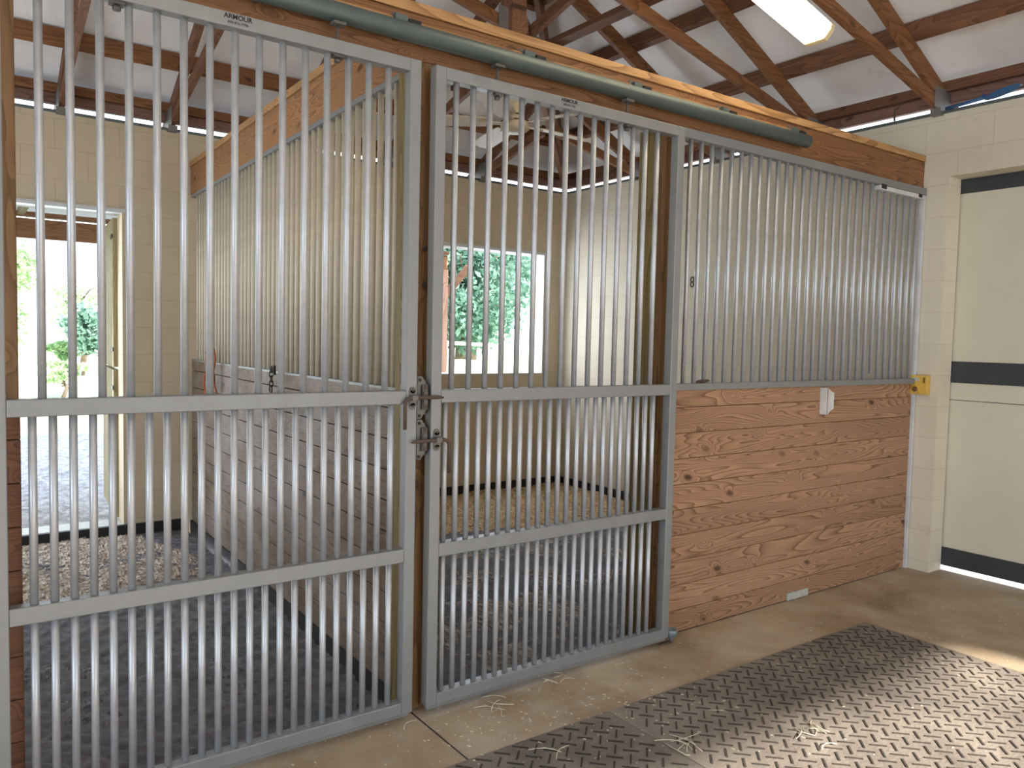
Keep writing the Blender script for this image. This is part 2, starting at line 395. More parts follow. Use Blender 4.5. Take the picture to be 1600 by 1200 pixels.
# black rubber kick strips
st('baseboard_rear_left', MB().box(-2.6, .03, D - .03, D - .002, -.14, .028), M['kick'], 'black rubber kick strip under the rear wall, left stall')
st('baseboard_rear_right', MB().box(.10, XR - .03, D - .03, D - .002, -.08, .05), M['kick'], 'black rubber kick strip under the rear wall, right stall')
st('baseboard_right', MB().box(XR - .03, XR - .002, .1, D - .03, -.08, .05), M['kick'], 'black rubber kick strip under the right wall')

# ------------------------------------------------------------------ roof: hip end
YR, ZC = -1.0, 3.245
XRG = XR - (D - YR)
eR = XR + .30; eD = D + .30; zE = ZC - .15
zr = ZC + .5 * (D - YR)
th = .03
def slab(poly):
    mb = MB(); mb.prism([Vector(p_) for p_ in poly], (0, 0, th)); return mb
st('ceiling_right_slope', slab([(eR, eD, zE), (eR, -5.68 - .3, zE), (XRG, YR, zr)]), M['ceiling'], 'white foil faced roof slope above the right wall')
st('ceiling_rear_slope', slab([(eR, eD, zE), (XRG, YR, zr), (-6.2, YR, zr), (-6.2, eD, zE)]), M['ceiling'], 'white foil faced roof slope above the stalls')
st('ceiling_front_slope', slab([(eR, -5.98, zE), (-6.2, -5.98, zE), (-6.2, YR, zr), (XRG, YR, zr)]), M['ceiling'], 'white foil faced roof slope across the aisle')
st('wall_gable', MB().prism([(-6.15, -5.98, ZE), (-6.15, eD, ZE), (-6.15, YR, zr)], (.05, 0, 0)), M['ceiling'])

TZ, BZ0, BZ1 = 3.145, 2.953, 3.037    # chord heights over the inner wall face
def chord(p0, p1, lo0, hi0, lo1, hi1, along, m, name, parent, t=.038):
    """sloped member: p0,p1 along-axis coordinates; lo/hi heights at both ends"""
    a, c = along
    if a == 'x': poly = [(p0, c, lo0), (p1, c, lo1), (p1, c, hi1), (p0, c, hi0)]; d = (0, t, 0)
    else: poly = [(c, p0, lo0), (c, p1, lo1), (c, p1, hi1), (c, p0, hi0)]; d = (t, 0, 0)
    return MB().prism([Vector(q) for q in poly], d).build(name, m, parent, bevel=.002)
def jack(c, xin, label, plate=True, xin_bot=None):
    """truss at right angles to the right wall, in plane y=c"""
    e = empty('roof_truss', (XR, c, ZE + .018), label, 'roof truss', 'roof trusses')
    o0 = -.24
    kb = xin if xin_bot is None else xin_bot
    T = lambda x: XR - x
    L = []
    L.append(chord(XR - o0, xin, TZ - .115 + .5 * o0, TZ + .5 * o0 - .003, TZ - .115 + .5 * T(xin), TZ - .003 + .5 * T(xin), ('x', c), M['truss_x'], 'top_chord', e))
    L.append(chord(XR + .02, kb, BZ0 + .02, BZ1, BZ0 + .25 * T(kb), BZ1 + .25 * T(kb), ('x', c + .0005), M['truss_x'], 'bottom_chord', e))
    # nail plate at the heel
    L.append(MB().box(XR - .10, XR + .10, c - .003, c, ZE + .03, ZE + .16).build('nail_plate', M['plate_metal'], e))
    L.append(MB().box(XR - .05, XR + .09, c - .012, c + .05, ZE - .01, ZE + .035).build('wall_anchor', M['plate_metal'], e))
    for q in L: q.location = -e.location
    return e
def rear(c, yin, label):
    e = empty('roof_truss', (c, D, ZE + .018), label, 'roof truss', 'roof trusses')
    T = lambda y: D - y
    o0 = -.24; L = []
    L.append(chord(D - o0, yin, TZ - .115 + .5 * o0, TZ + .5 * o0 - .003, TZ - .115 + .5 * T(yin), TZ - .003 + .5 * T(yin), ('y', c), M['truss_y'], 'top_chord', e))
    L.append(chord(D + .02, yin, BZ0 + .02, BZ1, BZ0 + .25 * T(yin), BZ1 + .25 * T(yin), ('y', c + .0005), M['truss_y'], 'bottom_chord', e))
    L.append(MB().box(c - .003, c, D - .10, D + .10, ZE + .03, ZE + .16).build('nail_plate', M['plate_metal'], e))
    L.append(MB().box(c - .012, c + .05, D - .05, D + .09, ZE - .01, ZE + .035).build('wall_anchor', M['plate_metal'], e))
    for q in L: q.location = -e.location
    return e
jack(-1.85, -.9, 'dark roof truss across the aisle, nearest of those on the right wall')
jack(-.97, -.9, 'dark roof truss crossing above the aisle doorway')
jack(-.09, -.9, 'dark roof truss meeting the right wall beside the blue paddle')
jack(.815, .84, 'roof truss with orange lit lower chord behind the long header board')
jack(1.70, .95, 'roof truss running to the big dark nail plate above the header board')
jack(2.64, 2.76, 'short roof truss beside the far right corner of the right stall')
rear(2.685, 2.72, 'short roof truss on the rear wall above the stall window')
rear(1.74, .0, 'roof truss on the rear wall left of the stall window')
rear(.84, -.6, 'roof truss on the rear wall just right of the stall partition')
rear(-.075, -.9, 'roof truss on the rear wall just left of the stall partition')
rear(-.795, -.9, 'roof truss on the rear wall above the left stall doorway')
rear(-1.70, -.9, 'roof truss on the rear wall left of the left stall doorway')
# hip rafter and hip tie from the corner
e = empty('hip_rafter', (XR, D, ZE + .018), 'diagonal hip rafter rising from the far corner of the right stall', 'hip rafter')
q = []
def hipm(t0, t1, z0, z1, s, name):
    dv = Vector((-1, 1, 0)).normalized() * .02
    a = Vector((XR - t0, D - t0, 0)); b = Vector((XR - t1, D - t1, 0))
    poly = [a - dv + Vector((0, 0, z0 + s * t0)), b - dv + Vector((0, 0, z0 + s * t1)), b - dv + Vector((0, 0, z1 + s * t1)), a - dv + Vector((0, 0, z1 + s * t0))]
    o = MB().prism(poly, dv * 2).build(name, M['truss_y'], e, bevel=.002); o.location = -e.location
hipm(.0, 3.6, TZ - .11, TZ + .07, .5, 'top_chord'); hipm(.02, 2.05, BZ0 + .01, BZ1, .25, 'bottom_chord')
# girder node: king post and large nail plate
e = empty('girder_post', (1.66, 1.69, 3.45), 'dark upright girder post with a big galvanised plate above the header board', 'girder post')
MB().box(1.595, 1.70, 1.745, 1.785, 3.46, 4.15).build('king_post', M['truss_y'], e).location = -e.location
o = MB().prism([(1.52, 1.688, 3.40), (1.86, 1.688, 3.33), (1.87, 1.688, 3.45), (1.74, 1.688, 3.62), (1.52, 1.688, 3.64)], (0, .008, 0)).build('nail_plate', M['plate_metal'], e); o.location = -e.location
# purlins
def purlin(along, d, a0, a1, label):
    zb = TZ + .5 * d
    if along == 'y':
        x = XR - d; mb = MB().prism([(x - .019, a0, zb), (x + .019, a0, zb - .019), (x + .019, a0, zb + .078), (x - .019, a0, zb + .097)], (0, a1 - a0, 0)); m = M['truss_y']
    else:
        y = D - d; mb = MB().prism([(a0, y - .019, zb), (a0, y + .019, zb - .019), (a0, y + .019, zb + .078), (a0, y - .019, zb + .097)], (a1 - a0, 0, 0)); m = M['truss_x']
    tag(mb.build('purlin', m, bevel=.002), label, 'purlin', 'roof purlins')
wd = ['lowest long', 'second', 'third', 'fourth', 'fifth', 'sixth']
for k in range(6):
    d = .383 + .6 * k
    purlin('y', d, -5.5 + d, D - d - .02, '%s purlin up the right roof slope' % wd[k])
    purlin('x', d - .04, -6, XR - d - .0, '%s purlin up the rear roof slope' % wd[k])
tag(MB().box(1.945, 2.04, -.2, 3.0, 3.482, 3.52).build('truss_brace', M['truss_y'], bevel=.003), 'lit brown brace board lying across the lower truss chords', 'brace')
# rim boards outside the open eaves
o = MB().box(XR + .10, XR + .14, -5.6, D + .14, 3.035, 3.13).build('trim_rim_right', M['rim']); o['kind'] = 'structure'
o = MB().box(-6, XR + .10, D + .10, D + .14, 3.035, 3.13).build('trim_rim_rear', M['rim_x']); o['kind'] = 'structure'
o = MB().box(XR + .03, XR + .07, -5.6, D + .07, 3.10, 3.165).build('trim_eave_right', M['truss_y']); o['kind'] = 'structure'
o = MB().box(-6, XR + .03, D + .03, D + .07, 3.10, 3.165).build('trim_eave_rear', M['truss_x']); o['kind'] = 'structure'

# ------------------------------------------------------------------ header beam, top plate, posts, track
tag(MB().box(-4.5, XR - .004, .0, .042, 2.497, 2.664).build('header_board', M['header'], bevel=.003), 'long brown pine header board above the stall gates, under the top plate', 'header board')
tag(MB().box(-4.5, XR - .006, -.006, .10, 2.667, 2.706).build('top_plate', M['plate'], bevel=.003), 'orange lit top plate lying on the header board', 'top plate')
def post(x0, x1, y0, y1, z1, m, label, name='post'):
    cx, cy = (x0 + x1) / 2, (y0 + y1) / 2
    e = empty('stall_post', (cx, cy, 0), label, 'post')
    MB().box(x0 - cx, x1 - cx, y0 - cy, y1 - cy, -.06, z1).build('post', m, e, bevel=.004)
    return e
e = post(.005, .10, .0, .045, 2.497, M['post'], 'brown wooden post with latch plates between the two gates')
MB().box(-.045, .045, .023, .13, -.05, 2.49).build('rear_stud', M['post_olive'], e, bevel=.003)['label'] = 'olive stained rear stud'
postE = e
e = post(1.345, 1.44, .0, .04, 2.497, M['post'], 'brown jamb post behind the right edge of the right gate')
MB().box(-.045, .04, .021, .16, -.05, 2.49).build('rear_stud', M['post_olive'], e, bevel=.003)['label'] = 'olive stained rear stud'
e = post(-1.375, -1.272, .045, .15, 2.497, M['post'], 'brown post behind the left edge of the left gate')
# knots / bolts on the middle post
for z in (1.80, 1.66):
    MB().lathe([(.0, -.003), (.011, -.003), (.011, .004), (.004, .005)], (-.002, -.0235, z), 12, Matrix.Rotation(R(90), 4, 'X')).build('lag_bolt', M['rust'], postE)

# track cover pipe
e = empty('sliding_track', (2.39, -.045, 2.575), 'galvanised round track tube along the header board', 'track')
s = 2 * PI / 20
mb = MB(); mb.tube([(2.392, -.045, 2.572), (-4.4, -.045, 2.572)], .034, 20)
o = mb.build('tube', M['galv'], e); o.location = -e.location
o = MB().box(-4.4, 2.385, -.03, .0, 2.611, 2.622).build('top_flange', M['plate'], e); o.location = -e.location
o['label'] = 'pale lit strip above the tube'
for x in (-2.3, -1.3, -.42, -.07, .51, 1.12, 1.72, 2.30):
    o = MB().box(x - .04, x + .01, -.050, -.001, 2.603, 2.627).box(x - .03, x - .01, -.004, .0, 2.600, 2.645).build('bracket', M['galv'], e); o.location = -e.location
    o = MB().box(x + .012, x + .06, -.058, -.001, 2.6035, 2.6165).build('slot', M['black_metal'], e); o.location = -e.location
    o['label'] = 'dark slot beside a bracket'

# ------------------------------------------------------------------ gates
YF0, YF1, YB = -.088, -.042, -.062
def text_mesh(body, size, m, parent, loc, name='lettering', bold=.0):
    cu = bpy.data.curves.new(name, 'FONT'); cu.body = body; cu.size = size; cu.extrude = .0004; cu.align_x = 'CENTER'; cu.offset = bold
    t = bpy.data.objects.new(name, cu); C.objects.link(t)
    dg = bpy.context.evaluated_depsgraph_get(); me = bpy.data.meshes.new_from_object(t.evaluated_get(dg))
    bpy.data.objects.remove(t)
    me.materials.clear(); me.materials.append(m)
    o = bpy.data.objects.new(name, me); C.objects.link(o); o.parent = parent; o.location = loc; o.rotation_euler = (R(90), 0, 0)
    return o
BARM = {}
def bar(parent, x, y, z0, z1, r, m, name='bar'):
    key = (round(z1 - z0, 3), r, m.name)
    if key in BARM:
        o = BARM[key].copy(); C.objects.link(o)
    else:
        o = MB().tube([(0, 0, 0), (0, 0, z1 - z0)], r, 14).build(name, m); BARM[key] = o
    o.parent = parent; o.location = (x, y, z0)
    return o
def gate(x0, x1, xb, label, hangers, decal_x, zt=2.466, sag=0):
    e = empty('sliding_gate', ((x0 + x1) / 2, YB, .036), label, 'gate', 'barred stall gates')
    ox, oy, oz = e.location
    def part(name, mb, m, bv=.003):
        o = mb.build(name, m, e, bevel=bv); o.location = (-ox, -oy, -oz); return o
    F = M['alu_frame']; zb = .036; sw = .044
    part('stile', MB().box(x0, x0 + sw, YF0, YF1, zb, zt), F); part('stile', MB().box(x1 - sw, x1, YF0, YF1, zb, zt), F)
    part('top_rail', MB().box(x0 + sw, x1 - sw, YF0, YF1, zt - .045, zt), F)
    part('middle_rail', MB().box(x0 + sw, x1 - sw, YF0 - .0, YF1, 1.214, 1.264), F)
    part('lower_rail', MB().box(x0 + sw, x1 - sw, YF0 - .0, YF1, .620, .671), F)
    part('bottom_rail', MB().box(x0 + sw, x1 - sw, YF0, YF1, zb, zb + .046), F)
    part('bottom_guide', MB().box(x0 + .01, x1 - .01, YF0 + .012, YF0 + .034, zb - .016, zb), F, .001)
    for i in range(15):
        bar(e, xb + i * SU - ox, 0, 1.262 - oz, zt - .043 - oz, .0116, M['alu_bar'])
    for i in range(23):
        x = xb - SU + (i + 1) * SU * 2 / 3 - ox
        bar(e, x, 0, .669 - oz, 1.216 - oz, .0113, M['alu_bar'])
        bar(e, x, 0, zb + .045 - oz, .622 - oz, .0113, M['alu_bar'])
    for hx in hangers:
        part('hanger', MB().tube([(hx, YB + .004, zt - .06), (hx, YB + .004, 2.545)], .005, 8).box(hx - .022, hx + .022, YB - .018, YB + .02, 2.522, 2.532)
             .box(hx - .02, hx + .02, YB - .016, YB + .018, zt - .053, zt - .0455).lathe([(.012, 0), (.012, .012)], (hx, YB + .004, zt - .067), 6), M['dark_cast'], 0)
    t = text_mesh('ARMOUR', .021, M['ink'], e, (decal_x - ox, YF0 - .0006 - oy, zt - .0195 - oz), bold=.0005); t['label'] = 'small black name lettering on the top rail'
    t = text_mesh('800-876-7706', .0115, M['ink'], e, (decal_x - ox, YF0 - .0006 - oy, zt - .034 - oz)); t['label'] = 'small black phone number on the top rail'
    return e, part
gL, pL = gate(-1.355, -.022, -1.222, 'left barred aluminium gate, nearest the camera', (-1.022, -.335), -.68)
gR, pR = gate(.040, 1.378, .1414, 'right barred aluminium gate, beside the solid plank front', (.331, 1.03), .675)

# latches: L rod and eye plates on each gate, folded strike plates on the post
def rod(part, pts, r, name='latch_rod'):
    return part(name, MB().tube(pts, r, 10), M['rust'], 0)
YL = YF0 - .016
rod(pL, [(-.079, YL, 1.122), (-.079, YL, 1.205), (-.077, YL, 1.220), (-.069, YL, 1.232), (-.056, YL, 1.238), (.062, YL, 1.238), (.085, YL, 1.236)], [.0072] * 6 + [.003])
pL('eye_plate', MB().lathe([(.013, 0), (.013, .005)], (-.042, YF0, 1.266), 16, Matrix.Rotation(R(90), 4, 'X')).lathe([(.013, 0), (.013, .005)], (-.042, YF0, 1.207), 16, Matrix.Rotation(R(90), 4, 'X'))
   .box(-.055, -.029, YF0 - .005, YF0, 1.207, 1.266).box(-.054, -.030, YL - .010, YF0 - .004, 1.229, 1.247), M['cast'], .001)
for z in (1.266, 1.207):
    pL('screw', MB().lathe([(.005, 0), (.005, .003)], (-.042, YF0 - .005, z), 10, Matrix.Rotation(R(90), 4, 'X')), M['rust'], 0)
rod(pR, [(.113, YL, .948), (.113, YL, 1.045), (.111, YL, 1.060), (.103, YL, 1.071), (.09, YL, 1.076), (-.03, YL, 1.074), (-.05, YL, 1.071)], [.0072] * 6 + [.0025])
pR('eye_plate', MB().lathe([(.013, 0), (.013, .005)], (.064, YF0, 1.104), 16, Matrix.Rotation(R(90), 4, 'X')).lathe([(.013, 0), (.013, .005)], (.064, YF0, 1.046), 16, Matrix.Rotation(R(90), 4, 'X'))
   .box(.051, .077, YF0 - .005, YF0, 1.046, 1.104).box(.052, .076, YL - .010, YF0 - .004, 1.066, 1.086), M['cast'], .001)
for z in (1.104, 1.046):
    pR('screw', MB().lathe([(.005, 0), (.005, .003)], (.064, YF0 - .005, z), 10, Matrix.Rotation(R(90), 4, 'X')), M['rust'], 0)
def strike(z0, z1, label):
    """folded cast plate standing proud of the post face, bolted at both ends"""
    cx = .0525; yc = .0225
    h = z1 - z0
    F_ = -.072                                   # face of the plate, packed out from the post
    prof = [(.000, 0), (.018, 0), (.046, h * .26), (.046, h * .76), (.022, h), (.000, h)]
    mb = MB().prism([Vector((x, F_, z0 + z)) for x, z in prof], (0, .007, 0))
    mb.box(.004, .040, F_ + .006, .0, z0 + .015, z1 - .015)
    o = mb.build('strike_plate', M['cast'], postE, bevel=.002); o.location = (-cx - .012, -yc, 0); o['label'] = label
    MB().box(.016, .040, F_ - .012, F_ - .001, z0 + h * .22, z0 + h * .80).box(.019, .037, F_ - .018, F_ - .011, z0 + h * .34, z0 + h * .66).build('keeper', M['dark_cast'], o, bevel=.002)
    for zz in (z0 + .012, z1 - .014):
        MB().lathe([(.006, 0), (.006, .004)], (.010, F_, zz), 10, Matrix.Rotation(R(90), 4, 'X')).build('bolt', M['ink'], o)
    for zz in (z0 + h * .28, z0 + h * .74):
        MB().lathe([(.008, 0), (.008, .003)], (.028, F_ - .012, zz), 12, Matrix.Rotation(R(90), 4, 'X')).build('washer', M['rust'], o)
strike(1.155, 1.316, 'upper cast latch strike plate')
strike(1.000, 1.153, 'lower cast latch strike plate')
# floor guide roller under the right gate
e = empty('guide_roller', (1.412, -.075, 0), 'small grey cup shaped guide roller on the floor by the right gate', 'gate guide')
MB().lathe([(.006, 0), (.008, .012), (.016, .022), (.027, .036), (.03, .052), (.03, .066), (.022, .067), (.02, .055), (.004, .05)], (0, 0, 0), 20).build('cup', M['roller'], e)
MB().box(-.075, .0, -.006, .006, .002, .010).build('bracket', M['rust'], e)

# ------------------------------------------------------------------ fixed grille and plank front, right
e = empty('grille_panel', (2.58, 0, 1.225), 'fixed barred grille above the solid pine plank front', 'grille')
o0 = Vector(e.location)
def gp(name, mb, m, bv=.002):
    o = mb.build(name, m, e, bevel=bv); o.location = -o0; return o
gp('top_rail', MB().box(1.40, XR - .012, -.026, .02, 2.447, 2.492), M['alu_frame'])
gp('bottom_rail', MB().box(1.395, XR - .012, -.028, .02, 1.229, 1.262), M['alu_frame'])
gp('stile', MB().box(1.392, 1.428, -.030, .02, .03, 2.447), M['alu_frame'])
gp('stile', MB().box(XR - .026, XR - .006, -.02, .02, .0, 2.497), M['white_trim'])
for i in range(31):
    x = 1.435 + .0765 * i
    if x > XR - .035: break
    if i == 23: z0 = 1.30
    else: z0 = 1.260
    zt_ = 2.449 if i < 23 else 2.43
    bar(e, x - o0.x, -.004, z0 - o0.z, zt_ - o0.z, .0116, M['alu_bar'])
gp('batten', MB().box(3.165, XR - .03, -.03, .018, 2.418, 2.444), M['white_trim'])
gp('batten_clip', MB().box(3.18, 3.235, -.034, -.029, 2.424, 2.452), M['black_metal'])
gp('batten_clip', MB().box(3.62, 3.66, -.034, -.029, 2.424, 2.446), M['black_metal'])
mb = MB()
zz = -.012 + .012
for k in range(10):
    z0 = -.012 + .1283 * k; z1 = z0 + .1262
    if k == 0: z0 = .004
    z1 = min(z1, 1.228)
    if z1 > z0: mb.box(1.428, XR - .028, .0 + random.uniform(-.0008, .0008), .038, z0, z1)
tag(mb.build('plank_front', M['planks'], bevel=.0022), 'reddish pine plank front below the fixed grille, with dark knots', 'plank wall')
mb = MB()
for k in range(10):
    z0 = -.012 + .1283 * k; z1 = min(z0 + .1262, 1.214)
    mb.box(-2.6, -1.272, .0, .038, max(z0, .0), z1)
tag(mb.build('plank_front', M['planks_dark'], bevel=.0022), 'dark brown plank front glimpsed left of the left gate', 'plank wall')
# hook, splash plate
e = empty('bridle_bracket', (2.735, 0, 1.145), 'pale metal holder fixed to the top boards of the plank front', 'bracket')
MB().prism([(-.055, 0, .075), (-.055, 0, -.082), (-.045, -.03, -.078), (.0, -.052, -.058), (.055, -.056, -.055), (.055, -.056, .048), (.0, -.052, .05), (-.045, -.03, .072)][:4] + [(.055, -.056, -.055)] if 0 else
     [(-.05, .0, -.08), (-.05, -.05, -.08), (-.05, -.05, .075), (-.05, .0, .075)], (.004, 0, 0)).build('side_flange', M['white_plastic'], e)
mb = MB()
pr = [(-.050, -.050), (-.030, -.044), (-.008, -.036), (.02, -.028), (.05, -.026)]
for (a, ya), (b_, yb) in zip(pr[:-1], pr[1:]):
    za = .075 - (a + .05) * .32; zb_ = .075 - (b_ + .05) * .32
    mb.prism([(a, ya, -.08 + (a + .05) * .3), (b_, yb, -.08 + (b_ + .05) * .3), (b_, yb, zb_), (a, ya, za)], (0, .003, 0))
mb.box(.047, .05, -.026, .0, -.05, .043)
mb.build('curved_face', M['white_plastic'], e)
tag(MB().box(2.438, 2.633, -.012, -.001, .004, .046).build('patch_plate', M['stub'], bevel=.002), 'small grey plate nailed to the bottom board of the plank front', 'plate')

# ------------------------------------------------------------------ partition between the stalls
PR = -math.atan2(.0738 - .0132, D)
def prt(name, label, cat, z=0):
    e = empty(name, (.0132, 0, z), label, cat, rz=PR); return e
mb = MB()
for k in range(10):
    z0 = .02 + .1283 * k; z1 = min(z0 + .1242, 1.245)
    if k == 0: z0 = .02
    mb.box(0, .04, .15, D - .06, z0, z1)
o = mb.build('plank_partition', M['planks_side'], bevel=.0022); o.location = (.0132, 0, 0); o.rotation_euler = (0, 0, PR)
tag(o, 'weathered grey brown plank partition between the two stalls', 'plank wall')
o = MB().box(-.012, .05, .15, D - .05, -.12, .02).build('kick_strip', M['kick']); o.location = (.0132, 0, 0); o.rotation_euler = (0, 0, PR)
tag(o, 'black rubber strip under the plank partition', 'kick strip')
e = prt('partition_grille', 'long barred grille on top of the plank partition', 'grille', 1.245)
MB().box(0, .04, .15, D - .05, 0, .012).build('bottom_rail', M['alu_frame'], e)
MB().box(.0, .04, .15, D - .05, 1.225, 1.248).build('top_rail', M['alu_frame'], e)
n = 0
y = .215
while y < D - .10:
    bar(e, .02, y, .01, 1.227, .0135, M['bar_far']); n += 1
    y += .0765
e = prt('partition_beam', 'orange brown pine beam over the partition grille', 'beam', 2.494)
MB().box(0, .04, .045, D - .02, 0, .205).build('board', M['beam_y'], e, bevel=.003)
MB().box(-.01, .09, .105, D - .02, .208, .246).build('cap_board', M['plate'], e, bevel=.003)['label'] = 'pale cap board'
# chain and twine on the partition
e = empty('hanging_chain', (.0, 1.565, 1.28), 'short black chain with a ring hanging on the partition', 'chain')
def link(c, r1, r2, t, rot, name, m):
    mb = MB(); pts = []
    for j in range(17):
        a = 2 * PI * j / 16; pts.append(Vector((math.cos(a) * r1 * (1 if rot else 0), math.cos(a) * r1 * (0 if rot else 1), math.sin(a) * r2)))
    mb.tube(pts, t, 6, False); o = mb.build(name, m, e); o.location = c
    return o
for k in range(4): link((-.012, 0, -.01 - .026 * k), .010, .018, .0035, k % 2, 'link', M['black_metal'])
link((-.014, 0, -.118), .020, .020, .004, 0, 'ring', M['black_metal'])
MB().box(-.008, .004, -.03, -.012, -.04, .012).build('staple', M['black_metal'], e)
e = empty('baling_twine', (.045, 2.83, 1.30), 'frayed orange baling twine hanging on the partition in the left stall', 'twine')
for k in range(7):
    pts = []; ph = random.uniform(0, 6); ln = random.choice((.30, .42, .70, .55, .38))
    for j in range(14):
        t = j / 13
        pts.append((-.022 - .008 * k % 3 + .01 * math.sin(7 * t + ph), .0 + .028 * math.sin(5 * t + ph) * t + (k - 3) * .010 * t, .03 - t * ln))
    MB().tube(pts, .0058, 5).build('strand', M['twine'], e)
MB().tube([(-.02, -.01, .03), (-.022, 0, .055), (-.02, .02, .02)], .006, 6).build('knot', M['twine'], e)
# snap hook hanging on the rear block wall, right stall
e = empty('wall_ring', (XR - .012, 1.93, 2.0), 'small black ring hook on the right wall behind the grille', 'hook')
for k in range(2):
    mb = MB(); pts = [(0, math.cos(2 * PI * j / 14) * .017, math.sin(2 * PI * j / 14) * .022 - k * .04) for j in range(15)]
    mb.tube(pts, .005, 6, False).build('ring', M['black_metal'], e)
MB().tube([(.012, 0, .022), (-.006, 0, .022)], .005, 6).build('eye_screw', M['black_metal'], e)
# leaf on the grille sill
tag(MB().prism([(1.60, -.02, 1.264), (1.63, -.024, 1.275), (1.68, -.022, 1.281), (1.70, -.02, 1.272), (1.66, -.018, 1.264)], (0, .03, .001)).build('dry_leaf', M['rust'], bevel=.001), 'curled brown dry leaf lying on the sill of the fixed grille', 'leaf')

# ------------------------------------------------------------------ aisle door
e = empty('sliding_barn_door', (3.93, -1.75, .028), 'cream sliding barn door with dark bands in the right wall', 'door')
MB().box(-.02, .02, -1.75, 1.74, .0, 2.62).build('door_panel', M['door_skin'], e, bevel=.002)
for z0, z1, nm in ((2.433, 2.56, 'top_band'), (1.213, 1.352, 'middle_band'), (.002, .124, 'bottom_band')):
    MB().box(-.026, -.0205, -1.75, 1.74, z0, z1).build(nm, M['door_band'], e, bevel=.001)
MB().box(-.0215, -.0202, -1.75, 1.74, 1.098, 1.102).build('seam', M['door_band'], e)
# yellow timer box on the wall corner
e = empty('timer_box', (XR - .022, -.045, 1.16), 'yellow plastic timer box on the wall beside the plank front', 'switch box')
MB().box(-.022, .021, -.062, .06, 0, .125).build('housing', M['yellow'], e, bevel=.004)
MB().prism([(-.0235, .045 * math.cos(a) * .62 + .014, .098 + .013 * math.sin(a)) for a in [2 * PI * k / 20 for k in range(20)]], (.002, 0, 0)).build('oval_label', M['label_grey'], e)
MB().box(-.0245, -.021, -.048, -.036, .075, .112).build('slot', M['yellow_dark'], e)
MB().prism([(-.031, .012 + .034 * math.cos(a), .012 + .048 * math.sin(a)) for a in [PI * k / 14 for k in range(15)]], (.01, 0, 0)).build('cover_dome', M['yellow'], e, bevel=.003)
MB().lathe([(.017, 0), (.017, .006), (.009, .008)], (-.031, .010, .036), 18, Matrix.Rotation(R(-90), 4, 'Y')).build('dial', M['yellow_dark'], e)
# blue paddle lying on the wall top
e = empty('blue_paddle', (XR - .02, -.12, ZE + .02), 'blue plastic paddle lying on top of the right wall beside the roof truss', 'paddle')
MB().tube([(.005, .0, .006), (.0, -.12, .012), (.0, -.225, .020)], .011, 10).build('handle', M['blue'], e)
poly = []
for k in range(20):
    a = 2 * PI * k / 20; poly.append(Vector((.0, -.325 + .105 * math.cos(a), .036 - .02 * math.cos(a) + .020 * math.sin(a))))
MB().prism(poly, (.03, 0, 0)).build('blade', M['blue'], e, bevel=.004)
MB().prism([(.0, -.235, .028), (.0, -.205, .028), (.0, -.222, .048)], (.02, 0, 0)).build('notch', M['blue'], e)
tag(MB().tube([(XR - .02, .21, ZE + .018), (XR - .02, .21, ZE + .09), (XR - .02, .185, ZE + .1)], .007, 8).build('pipe_stub', M['rust'], None), 'thin rusty hook standing on the right wall top above the header end', 'hook')

# ------------------------------------------------------------------ light fixture and ceiling fan
e = empty('tube_light', (0, 0, 0), 'lit wraparound tube light under the aisle roof truss', 'ceiling light')
sl = math.atan(.25)
mt = Matrix.Translation((2.22, -.20, 3.035)) @ Matrix.Rotation(sl, 4, 'Y')
e.matrix_world = mt
prof = [(-.085, .045), (-.085, .012), (-.055, -.030), (.055, -.030), (.085, .012), (.085, .045)]
L_ = 1.22
MB().prism([(-L_ + .03, a, b_) for a, b_ in prof], (L_ - .06, 0, 0)).build('diffuser', M['diffuser'], e, bevel=.006)
for x in (-L_, -.03):
    MB().prism([(x, a * 1.02, b_ * 1.03) for a, b_ in prof], (.03, 0, 0)).build('end_cap', M['fixture'], e, bevel=.004)
MB().box(-L_, 0, -.06, .09, .045, .062).build('backplate', M['fixture'], e)
MB().box(-L_ * .8, -L_ * .76, .03, .10, .062, .12).box(-L_ * .25, -L_ * .2, .03, .10, .062, .12).build('hanger', M['galv'], e)
e = empty('tube_light', (0, 0, 0), 'added unseen tube light over the aisle beyond the left edge of the view', 'ceiling light')  # added lamp, never in view, for warm light on the upper gate bars
e.matrix_world = Matrix.Translation((-1.0, -1.3, 3.2))
MB().prism([(-.6, a, b_) for a, b_ in prof], (1.2, 0, 0)).build('diffuser', M['diffuser_dim'], e, bevel=.006)
MB().box(-.62, .62, -.06, .06, .045, .062).build('backplate', M['fixture'], e)

